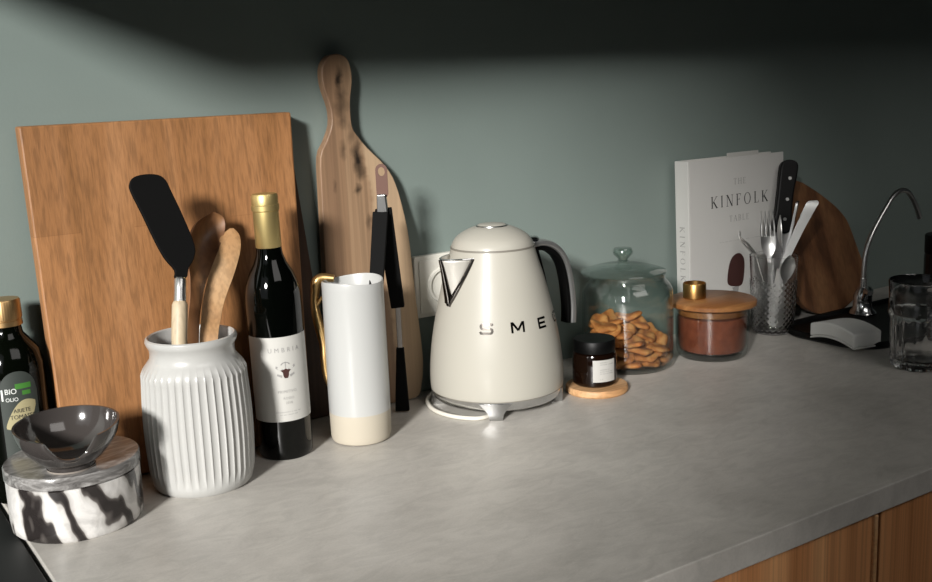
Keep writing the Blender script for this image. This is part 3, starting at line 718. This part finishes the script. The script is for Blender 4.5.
# ------------------------------------------------------------------ candle on coaster
x0, y0 = .8319, .969
o = G().lathe([(0, 0), (.0370, 0), (.0386, .0018), (.0386, .0070), (.0372, .0088), (0, .0088)], 72).build('coaster', M['coasterwood'])
o.location = (x0, y0, 0); tag(o, 'small round pale wooden coaster under the dark candle jar', 'coaster')
x1, y1 = .8335, .9745
t = thing('candle_jar', 'dark amber glass jar with black lid and white label on the wooden coaster', 'jar', (x1, y1, .0089))
G().lathe([(0, 0), (.0250, 0), (.0272, .0022), (.0275, .006), (.0275, .0365), (.0262, .0400), (.0235, .0415), (0, .0415)], 64).build('jar_body', M['amber'], t)
G().lathe([(.0235, .0412), (.0255, .0417), (.0258, .0430), (.0258, .0560), (.0250, .0570), (0, .0572)], 64).build('lid', M['blackplastic'], t)
af = face(x1, y1)
o = patch('label', .0276, af-.08, af+1.02, .0075, .0350, M['paper'], t)
lay('printed_text', dashes([(-.0065, .0040, .0315), (-.0065, .0130, .0290), (-.0065, .006, .0225), (-.0065, .0150, .0200), (-.0065, .012, .0175), (-.0065, -.003, .0105)], .0011), on_cyl(.02815, af+.47, 0), M['greyink'], o)

# ------------------------------------------------------------------ cookie jar
jx, jy = .9425, 1.0330
t = thing('glass_jar', 'clear glass storage jar with knobbed glass lid, half filled with crisps', 'jar', (jx, jy, 0))
jo = smooth_pts([(.0500, 0), (.0570, .0012), (.0600, .006), (.0603, .014)], 4)+[(.0603, .090)]+smooth_pts([(.0603, .095), (.0592, .1040), (.0550, .1120), (.0508, .1165), (.0495, .1200), (.0500, .1245)], 4)
ji = [(.0480, .1245), (.0473, .1200), (.0488, .1145), (.0530, .1095), (.0570, .1020), (.0582, .0930), (.0582, .0140), (.0560, .0070), (.0480, .0050), (0, .0050)]
G().lathe([(0, 0)]+jo+ji, 96).build('jar_body', M['glass'], t)
ld = [(0, .1258), (.0470, .1258), (.0555, .1262), (.0568, .1275), (.0560, .1290), (.0480, .1318), (.0360, .1352), (.0200, .1390), (.0110, .1402), (.0080, .1412), (.0060, .1440), (.0090, .1475), (.0128, .1510), (.0135, .1555), (.0115, .1590), (.0060, .1600), (0, .1598)]
o = G().lathe(ld, 80, c=(-.0045, .003)).build('lid', M['jarlid'], t)
G().lathe([(0, .1395), (.0050, .1415), (.0052, .1450), (.0085, .1490), (.0118, .1530), (.0108, .1570), (0, .1580)], 48, c=(-.0045, .003)).build('knob', M['jarlid'], o)
# crisps
def crisp():
    b = bmesh.new(); n = 26; ph = random.uniform(0, 6); tw = random.uniform(.0015, .0035); top = []; bot = []; rad = []
    R_ = [(.0, 1), (.5, 1), (.85, 1), (1.0, .4)]
    vs = []; fs = []
    rows = []
    for (f, h) in R_: rows.append((f, .0032*h))
    for f, h in list(reversed(R_)): rows.append((f, -.0032*h))
    for i in range(n):
        a = 2*PI*i/n; r0 = 1+.10*math.sin(3*a+ph)+.06*math.sin(5*a+2*ph)
        for f, z in rows:
            x = f*r0*math.cos(a); y = f*r0*.72*math.sin(a)
            vs.append((.0190*x, .0190*y, z+tw*(x*x-y*y)+tw*.5*math.sin(4*x+ph)))
    k = len(rows)
    for i in range(n):
        j = (i+1) % n
        for q in range(k-1): fs.append((i*k+q, j*k+q, j*k+q+1, i*k+q+1))
    b.free(); d = bpy.data.meshes.new('crisp'); d.from_pydata(vs, [], fs); bb = bmesh.new(); bb.from_mesh(d)
    bmesh.ops.remove_doubles(bb, verts=bb.verts, dist=.00005); bmesh.ops.recalc_face_normals(bb, faces=bb.faces); bb.to_mesh(d); bb.free()
    d.polygons.foreach_set('use_smooth', [True]*len(d.polygons)); d.materials.append(M['cookie']); return d
variants = [crisp() for _ in range(5)]
CR = []
z = .0100
while z < .070:
    ring_ = [(0, 0)]+[(.021*math.cos(a+z*90), .021*math.sin(a+z*90)) for a in [2*PI*i/5 for i in range(5)]]+[(.0385*math.cos(a+z*50), .0385*math.sin(a+z*50)) for a in [2*PI*i/9 for i in range(9)]]
    for (u, v_) in ring_:
        top_ = .050-.45*u+.25*v_ if u > -.03 else .062
        edge_ = math.hypot(u, v_) > .03
        if z < top_:
            tilt = random.uniform(-.35, .35) if z > .018 else random.uniform(-.1, .1)
            CR.append((u+random.uniform(-.002, .002), v_+random.uniform(-.002, .002), z+random.uniform(-.001, .001), tilt, random.uniform(-.1, .45) if z > .018 else .05, random.uniform(0, 3)))
    z += .0095
for i, (u, v_, z, ty, tx, sp_) in enumerate(reversed(CR)):
    o = bpy.data.objects.new('crisp', variants[i % 5]); COL.objects.link(o)
    o.location = V((jx, jy, z))+RV*u+FV*v_
    yaw = math.atan2(RV.y, RV.x)
    o.rotation_euler = (Matrix.Rotation(yaw, 3, 'Z') @ Matrix.Rotation(-ty, 3, 'Y') @ Matrix.Rotation(tx, 3, 'X') @ Matrix.Rotation(sp_, 3, 'Z')).to_euler()
    tag(o, 'wavy toasted brown crisp in the pile inside the glass jar', 'crisp', 'crisps in the glass jar')

# ------------------------------------------------------------------ cocoa jar
qx, qy = 1.0620, .9940
t = thing('food_container', 'low round glass container with wooden lid, filled with red-brown powder', 'container', (qx, qy, 0)); t.scale = (1, 1, 1.2)
go = smooth_pts([(.0400, 0), (.0450, .0012), (.0478, .006), (.0490, .014)], 4)+[(.0502, .0500), (.0506, .0585)]
gi = [(.0486, .0585), (.0482, .0500), (.0470, .0150), (.0445, .0085), (.0380, .0065), (0, .0065)]
G().lathe([(0, 0)]+go+gi, 96).build('glass_body', M['glass'], t)
ld = G().lathe([(0, .0590), (.0570, .0590), (.0592, .0604), (.0592, .0644), (.0572, .0660), (.0, .0660)], 96).build('wooden_lid', M['lidwood'], t)
G().lathe([(0, .0500), (.0472, .0500), (.0478, .0510), (.0478, .0589), (0, .0589)], 80).build('lid_plug', M['lidwood'], ld)
p = G().lathe([(0, 0), (.0375, 0), (.0432, .0022), (.0455, .0090), (.0466, .0400), (.040, .0412), (.02, .0405), (0, .0415)], 80).build('cocoa_powder', M['powder'])
p.location = (qx, qy, .0083); p.scale = (1, 1, 1.2); p['kind'] = 'stuff'; tag(p, 'red-brown cocoa powder filling the low round glass container', 'powder')
cxx = V((qx, qy, 0))+RV*-.0225+FV*.008
t = thing('brass_cup', 'small brass cylinder standing on the left of the wooden lid', 'cup', (cxx.x, cxx.y, .0793))
G().lathe([(0, 0), (.0150, 0), (.0157, .0008), (.0157, .0200), (.0150, .0210), (.0143, .0205), (.0140, .0030), (0, .0028)], 56).build('cup_body', M['brass'], t)

# ------------------------------------------------------------------ cookbook
BX, BY = 1.1000, 1.0680
bw, bh, bt = .2010, .2585, .0265
t = thing('cookbook', 'white hardcover cookbook titled THE KINFOLK TABLE leaning on the wall', 'book', (BX, BY, .0005))
t.rotation_euler = (-math.atan(.03), 0, 0)
bevel(G().box((0, 0, 0), (bw, .0028, bh)).build('front_cover', M['paperwhite'], t, False), .0006)
bevel(G().box((0, bt-.0028, 0), (bw, bt, bh)).build('back_cover', M['paperwhite'], t, False), .0006)
bevel(G().box((-.0020, .0002, 0), (.0008, bt-.0002, bh)).build('spine', M['paperwhite'], t, False), .0008)
G().box((.001, .0030, .003), (bw-.003, bt-.0030, bh-.0035)).build('page_block', M['pages'], t, False)
cov = lambda x, y: (x, -.0003, y)
lay('cover_title', shift(serif('KINFOLK', .0168, .34), .104, .1870), cov, M['ink'], t)
lay('cover_title', shift(serif('THE', .0090, .30), .104, .2180), cov, M['greyink'], t)
lay('cover_title', shift(serif('TABLE', .0090, .26), .102, .1640), cov, M['greyink'], t)
lay('cover_subtitle', dashes([(.060, .158, .1350)], .0007, .0030), cov, M['greyink'], t)
ob = closed_pts([(.088, .074), (.085, .084), (.090, .106), (.099, .117), (.112, .119), (.121, .110), (.122, .093), (.117, .072), (.103, .070)], 5)
ob = [(x-.010, z-.004) for x, z in ob]
lay('cover_picture', (ob, [tuple(range(len(ob)))]), cov, M['brownink'], t)
lay('cover_picture_grey', join(([(.095, .067), (.110, .069), (.108, .058), (.114, .048), (.118, .040), (.108, .042), (.102, .056)], [tuple(range(7))]), rect(.089, .056, .100, .063)), lambda x, y: (x-.010, -.0002, y-.002), M['greyink'], t)  # grey lower part of the printed cover picture
sv = serif('KINFOLK', .0100, .45)
lay('spine_title', sv, lambda x, y: (-.0024, .0180-y*.95, .125-x), M['greyink'], t)
p = bevel(G().box((.088, .0085, -.0), (.155, .0100, .0090)).build('paper_slip', M['paper'], t, False), .0002); p.location = (0, 0, bh-.0035)
p['label'] = 'white slip of paper sticking out of the top of the pages'

# ------------------------------------------------------------------ glass with cutlery
gx, gy = 1.2230, 1.0245
t = thing('pressed_glass', 'diamond-cut drinking glass crammed with cutlery in front of the book', 'glass', (gx, gy, 0))
nA, nZ = 60, 120; vs = []; zt_ = .1155
def gr(z): return .0285+.0065*(z/.1155)**.8
for i in range(nZ+1):
    z = zt_*i/nZ
    for j in range(nA*2):
        a = 2*PI*j/(nA*2); r = gr(z)
        if .004 < z < .080:
            p_ = (a*13/PI) % 1; u1 = (a*22/(2*PI)+z/.0085) % 1; u2 = (a*22/(2*PI)-z/.0085) % 1
            hgt = (1-abs(2*u1-1))*(1-abs(2*u2-1)) if True else 0
            r += .0022*hgt-.0004
        if z < .003: r -= (.003-z)
        vs.append((r*math.cos(a), r*math.sin(a), z))
K = nA*2
for i in range(nZ+1):
    z = zt_-(zt_-.008)*i/nZ if i < nZ else .008
    for j in range(K): a = 2*PI*j/K; r = gr(z)-.0022; vs.append((r*math.cos(a), r*math.sin(a), z))
fs = [(i*K+j, i*K+(j+1) % K, (i+1)*K+(j+1) % K, (i+1)*K+j) for i in range(2*nZ+1) for j in range(K)]+[tuple(range(K))[::-1], tuple((2*nZ+1)*K+j for j in range(K))]
me('glass_body', vs, fs, M['cut'], t, True)

def wrt(u, v_, z): return V((gx, gy, z))+RV*u+FV*v_
def ribbon(g, pts, ws, th, alpha, ds=None):
    wd = RV*math.cos(alpha)+FV*math.sin(alpha); nn = RV*math.sin(alpha)-FV*math.cos(alpha)
    ds = ds or [0]*len(pts); data = smooth_pts([tuple(p)+(w_, d_) for p, w_, d_ in zip(pts, ws, ds)], 5)
    g.scoop([d[:3] for d in data], [max(d[3], .0005) for d in data], [d[4] for d in data], th, wd, nn, 8); return wd, nn
def cutl(g, name, label, cat, loc, extra=None):
    loc = V(loc); t = thing(name, label, cat, loc, 0, 'cutlery in the pressed glass')
    return t, loc
def part(g, name, m, t, loc): g.v = [q-loc for q in g.v]; return g.build(name, m, t)
def fork(label, b0, n1, top, alpha, W_=.0105, curl=0):
    b0, n1, top = V(b0), V(n1), V(top); t, loc = cutl(None, 'fork', label, 'fork', b0)
    wd = RV*math.cos(alpha)+FV*math.sin(alpha); nn = RV*math.sin(alpha)-FV*math.cos(alpha)
    g = G(); ribbon(g, [b0, b0.lerp(n1, .3), b0.lerp(n1, .8), n1], [.0065, .005, .0028, .003], .0016, alpha); part(g, 'handle', M['steel'], t, loc)
    ax_ = (top-n1); g = G(); mid = n1+ax_*.42-nn*.003*0
    ribbon(g, [n1, n1+ax_*.15, n1+ax_*.30, n1+ax_*.45], [.0030, .0085, W_, W_], .0014, alpha, [0, .001, .002, .0015])
    for k_ in range(4):
        off = wd*(-W_+.0014+k_*(2*W_-.0028)/3)
        ribbon(g, [n1+ax_*.43+off, n1+ax_*.72+off-nn*(.001+curl*.2), top+off*.92+nn*(.001+curl)], [.0014, .0013, .0006], .0012, alpha, [.0012, 0, 0])
    part(g, 'tines', M['steel'], t, loc); return t
def spoon(label, b0, n1, top, alpha, W_=.0130, dep=.005):
    b0, n1, top = V(b0), V(n1), V(top); t, loc = cutl(None, 'spoon', label, 'spoon', b0)
    g = G(); ribbon(g, [b0, b0.lerp(n1, .3), b0.lerp(n1, .8), n1], [.0065, .005, .0026, .003], .0016, alpha); part(g, 'handle', M['steel'], t, loc)
    ax_ = top-n1; g = G(); ribbon(g, [n1, n1+ax_*.15, n1+ax_*.35, n1+ax_*.6, n1+ax_*.85, top], [.003, .007, W_*.95, W_, W_*.65, .001], .0013, alpha, [0, .001, dep*.8, dep, dep*.5, 0])
    part(g, 'bowl', M['steel'], t, loc); return t
fork('fork with its tines up in the pressed glass in front of the book title', wrt(-.004, -.012, .010), wrt(-.006, .004, .112), wrt(-.0085, .011, .1790), -.15)
fork('fork turned edge-on leaning left out of the pressed glass', wrt(.008, .006, .010), wrt(-.024, .010, .118), wrt(-.052, .014, .1500), 1.25, .0100, .004)
spoon('small spoon with dark bowl at the rim of the pressed glass', wrt(.006, -.016, .010), wrt(.0115, -.0185, .080), wrt(.0165, -.0225, .1180), .15, .0105, .004)
spoon('slim spoon seen from its side in the middle of the pressed glass', wrt(.004, .012, .010), wrt(.0160, .012, .115), wrt(.0130, .014, .172), 1.35, .0095, .005)
# table knife handles sticking up
t, loc = cutl(None, 'table_knife', 'steel table knife, broad bright handle leaning right out of the pressed glass', 'knife', wrt(.002, .002, .010))
g = G(); ribbon(g, [wrt(.002, .002, .010), wrt(.006, .000, .05), wrt(.012, -.002, .095)], [.006, .0085, .0075], .0014, -.25); part(g, 'blade', M['steel'], t, loc)
g = G(); ribbon(g, [wrt(.011, -.002, .090), wrt(.018, -.002, .112), wrt(.034, -.003, .150), wrt(.048, -.004, .180), wrt(.053, -.004, .190), wrt(.0545, -.004, .1935)], [.0045, .0055, .0068, .0082, .0085, .005], .0042, -.25); part(g, 'handle', M['steel'], t, loc)
t, loc = cutl(None, 'table_knife', 'narrow steel knife handle just left of the broad bright handle', 'knife', wrt(.010, .014, .010))
g = G(); ribbon(g, [wrt(.010, .014, .010), wrt(.014, .012, .05), wrt(.019, .010, .095)], [.006, .008, .007], .0014, 1.1); part(g, 'blade', M['steel'], t, loc)
g = G(); ribbon(g, [wrt(.018, .010, .090), wrt(.0235, .011, .120), wrt(.032, .013, .155), wrt(.0385, .014, .1880), wrt(.039, .014, .190)], [.0045, .005, .0065, .0075, .004], .0036, 1.15); part(g, 'handle', M['satin'], t, loc)
# chef knife
t = thing('kitchen_knife', 'large kitchen knife with black riveted handle up in the pressed glass beside the book', 'knife', wrt(-.006, .018, .010)); loc = V(t.location)
KT = V((1.2968, 1.0615, .2415)); KB = V((1.2703, 1.0525, .1425)); KA = (KT-KB).normalized(); wdk = RV.copy(); wdk = (wdk-KA*wdk.dot(KA)).normalized(); nk = KA.cross(wdk).normalized()
ho = closed_pts([(-.0125, 0), (-.0128, .030), (-.0130, .065), (-.0135, .095), (-.009, .1055), (.003, .1085), (.012, .104), (.0135, .090), (.0115, .06), (.0120, .030), (.0130, 0)], 3)
g = G().prism(ho, lambda a, b_: KB+wdk*a+KA*b_+nk*.0075-loc, lambda a, b_: KB+wdk*a+KA*b_-nk*.0075-loc)
hh = g.build('handle', M['blackplastic'], t, False); bevel(hh, .003, 3, .5)
for q in (.018, .048, .080):
    g = G(); c_ = KB+wdk*.002+KA*q-loc
    for sgn in (1, -1):
        vs = [c_+nk*sgn*.0082+(wdk*math.cos(2*PI*i/16)+KA*math.sin(2*PI*i/16))*.0025 for i in range(16)]
        vs += [c_+nk*sgn*.0060+(wdk*math.cos(2*PI*i/16)+KA*math.sin(2*PI*i/16))*.0025 for i in range(16)]
        g.add(vs, [tuple(range(16))]+[(i, (i+1) % 16, 16+(i+1) % 16, 16+i) for i in range(16)])
    g.build('rivet', M['steel'], hh, False)
bb_ = V(wrt(-.004, .010, .012)); AX = (bb_-KB); side = RV
bo = [KB-side*.0120, KB+side*.0135, KB+side*.0125+AX*.3, KB+side*.010+AX*.7, bb_+side*.002, bb_-side*.004, KB-side*.0110+AX*.6]
vs = [p_+nk*.0010-loc for p_ in bo]+[p_-nk*.0010-loc for p_ in bo]; n = len(bo)
me('blade', vs, [tuple(range(n)), tuple(range(2*n-1, n-1, -1))]+[(i, (i+1) % n, n+(i+1) % n, n+i) for i in range(n)], M['satin'], t, False)

# ------------------------------------------------------------------ black tray, sponge
t = thing('draining_board', 'shallow black draining board with rounded corners under the sponge and tap', 'draining board', (1.216, .852, 0))
def ring_of(x0, y0, x1, y1, r): return rrect(x0, y0, x1, y1, r, 10)
g = G(); lv = []
for (ins, z) in ((.004, 0), (.0, .003), (.0, .0095), (.0020, .0110), (.0045, .0100), (.0070, .0050), (.012, .0040)):
    lv.append([(x, y, z) for x, y in ring_of(ins, ins, .400-ins, .172-ins, .055-ins)])
n = len(lv[0]); vs = [p_ for l_ in lv for p_ in l_]
fs = [(i*n+j, i*n+(j+1) % n, (i+1)*n+(j+1) % n, (i+1)*n+j) for i in range(len(lv)-1) for j in range(n)]+[tuple(range(n))[::-1], tuple((len(lv)-1)*n+j for j in range(n))]
g.add(vs, fs).build('basin', M['tray'], t)
t = thing('sponge', 'arched grey kitchen sponge lying on the black draining board', 'sponge', (1.2330, .9060, .0045), math.radians(80))
def spg(z0, z1, name, m):
    g = G(); nx, ny = 20, 6; vs = []
    for lay_ in (0, 1):
        for i in range(nx+1):
            for j in range(ny+1):
                x = -.0425+.085*i/nx; y = -.025+.050*j/ny; b_ = .0075*(1-(x/.0425)**2)
                vs.append((x, y, (z1 if lay_ else z0)+b_))
    N = (nx+1)*(ny+1); fs = []
    for i in range(nx):
        for j in range(ny): a = i*(ny+1)+j; fs += [(a, a+ny+1, a+ny+2, a+1), (N+a, N+a+1, N+a+ny+2, N+a+ny+1)]
    for i in range(nx):
        for j in (0, ny): a = i*(ny+1)+j; fs.append((a, a+ny+1, N+a+ny+1, N+a))
    for j in range(ny):
        for i in (0, nx): a = i*(ny+1)+j; fs.append((a, a+1, N+a+1, N+a))
    o = g.add(vs, fs).build(name, m, t); bevel(o, .0025, 3, .6); return o
spg(.003, .0220, 'sponge_body', M['sponge']); o = spg(0, .0032, 'scouring_face', M['spongewhite']); o['label'] = 'pale ragged underside'

# ------------------------------------------------------------------ faucet
fx, fy = 1.3995, .9985
t = thing('faucet', 'slim chrome gooseneck water tap in front of the dark rounded board', 'faucet', (fx, fy, .0042))
G().lathe([(0, 0), (.0200, 0), (.0210, .002), (.0190, .005), (.0150, .009), (.0135, .020), (.0140, .028), (.0110, .036), (.0070, .042), (0, .043)], 48).build('base', M['chrome'], t)
sp_ = [(.0, .038), (.0, .060), (.0015, .080), (.0055, .1000), (.0140, .1180), (.0300, .1390), (.0480, .1580), (.0640, .1740), (.0800, .1825), (.0960, .1830), (.1100, .1760), (.1260, .1580), (.1400, .1350)]
dat = smooth_pts(sp_, 5)
G().tube([(a_*1.0, 0, z_) for a_, z_ in dat], .0040, 14).build('spout', M['steel'], t)
G().tube([(.0, 0, .030), (.0, 0, .056)], [.0058, .0052], 20).build('collar', M['chrome'], t)
l1 = V((-.010, -.012, .020))
o = G(); o.tube([(0, 0, .024), tuple(l1*1.2+V((0, 0, .004))), tuple(l1*2.0+V((0, 0, .002))), tuple(l1*2.6-V((0, 0, .012)))], [.006, .0065, .0075, .0040], 16); o.build('lever', M['chrome'], t)

# ------------------------------------------------------------------ tumbler, dark bottle
tx_, ty_ = 1.2110, .7780
t = thing('tumbler', 'clear ribbed drinking glass cut by the right edge of the picture', 'glass', (tx_, ty_, 0)); t.scale = (1, 1, .965)
def facet(r, z, a):
    if r < .030 or z > .0720: return r
    return r*(1-.055*(abs(math.sin(a*8)))*min(1, max(0, (.072-z)/.004)))
to = [(0, 0), (.0290, 0), (.0335, .002), (.0350, .006), (.0362, .03), (.0372, .068), (.0385, .0725), (.0395, .0750), (.0385, .0785), (.0388, .100), (.0398, .1165), (.0388, .1180), (.0378, .1165)]
ti = [(.0368, .100), (.0366, .078), (.0345, .066), (.0330, .030), (.0315, .014), (.024, .011), (0, .0105)]
G().lathe(to+ti, 180, rad=lambda r, z, a: facet(r, z, a)).build('glass_body', M['cut'], t)
t = thing('dispenser_bottle', 'dark brown bottle with pale label behind the tumbler at the right edge', 'bottle', (1.4860, .9140, .0042)); t.scale = (1, 1, .83)
G().lathe([(0, 0), (.030, 0), (.033, .003), (.0335, .01), (.0335, .110), (.0325, .114), (0, .114)], 56).build('bottle_body', M['amber'], t)
G().lathe([(0, .1142), (.0330, .1142), (.0335, .1150), (.0335, .146), (.0325, .148), (0, .148)], 56).build('cap', M['blackplastic'], t)
patch('label', .0337, face(1.478, .915)+.05, face(1.478, .915)+1.3, .015, .105, M['paper'], t)

# ------------------------------------------------------------------ black range left of the worktop
t = thing('range_cooker', 'black range cooker against the left end of the worktop', 'cooker', (-.446, .575, -.9))
bevel(G().box((0, 0, .08), (.598, .53, .886)).build('oven_body', M['tray'], t, False), .002)
bevel(G().box((0, -.006, .886), (.598, .53, .8985)).build('hob', M['hob'], t, False), .001)
G().box((.01, .04, 0), (.59, .52, .08)).build('plinth', M['blackplastic'], t, False)
G().tube([(.05, -.045, .76), (.548, -.045, .76)], .009, 16).build('oven_handle', M['satin'], t)
for x in (.06, .538): G().tube([(x, -.045, .76), (x, 0, .76)], .006, 12).build('handle_post', M['satin'], t)

# ------------------------------------------------------------------ light
def area(name, loc, target, sx, sy, power, col):
    l = bpy.data.lights.new(name, 'AREA'); l.shape = 'RECTANGLE'; l.size = sx; l.size_y = sy; l.energy = power; l.color = col
    o = bpy.data.objects.new(name, l); COL.objects.link(o); o.location = loc
    o.rotation_euler = (V(target)-V(loc)).to_track_quat('-Z', 'Y').to_euler(); return o
l = bpy.data.lights.new('low_sun', 'SUN'); l.energy = 6.0; l.angle = math.radians(8); l.color = (1, .975, .94)
o = bpy.data.objects.new('low_sun', l); COL.objects.link(o); o.location = (-3, -1, 2)
o.rotation_euler = V((1.27, 1, -.58)).to_track_quat('-Z', 'Y').to_euler()
area('window_sky', (-1.46, -.1, .78), (.6, .9, .1), 1.3, 1.7, 2.4, (.92, .96, 1))
area('overhead_fill', (.9, -1.4, 2.1), (.9, .75, .0), 1.8, 1.2, 17, (1, .96, .92))  # added soft fill from above to lift worktop and cabinet fronts, no real source
wd_ = bpy.data.worlds.new('World'); SC.world = wd_; wd_.use_nodes = True
bg = wd_.node_tree.nodes['Background']; bg.inputs[0].default_value = (.55, .62, .7, 1); bg.inputs[1].default_value = .013

# ------------------------------------------------------------------ camera
f, pitch, roll, yaw = 1060.06, math.radians(11.34256), math.radians(-2.24655), math.radians(33.54936)
Fw = V((math.sin(yaw)*math.cos(pitch), math.cos(yaw)*math.cos(pitch), -math.sin(pitch)))
Rr = V((math.cos(yaw), -math.sin(yaw), 0)); Uu = Rr.cross(Fw)
R2 = Rr*math.cos(roll)+Uu*math.sin(roll); U2 = -Rr*math.sin(roll)+Uu*math.cos(roll)
cd = bpy.data.cameras.new('camera'); cam = bpy.data.objects.new('camera', cd); COL.objects.link(cam)
cd.sensor_fit = 'HORIZONTAL'; cd.sensor_width = 36; cd.lens = f*36/932; cd.clip_start = .02
mt = Matrix((R2, U2, -Fw)).transposed().to_4x4(); mt.translation = V((0, 0, .386487)); cam.matrix_world = mt
SC.camera = cam
SC.view_settings.view_transform = 'Standard'; SC.view_settings.look = 'None'; SC.view_settings.gamma = 1; SC.view_settings.exposure = 0
SC.view_settings.use_curve_mapping = False
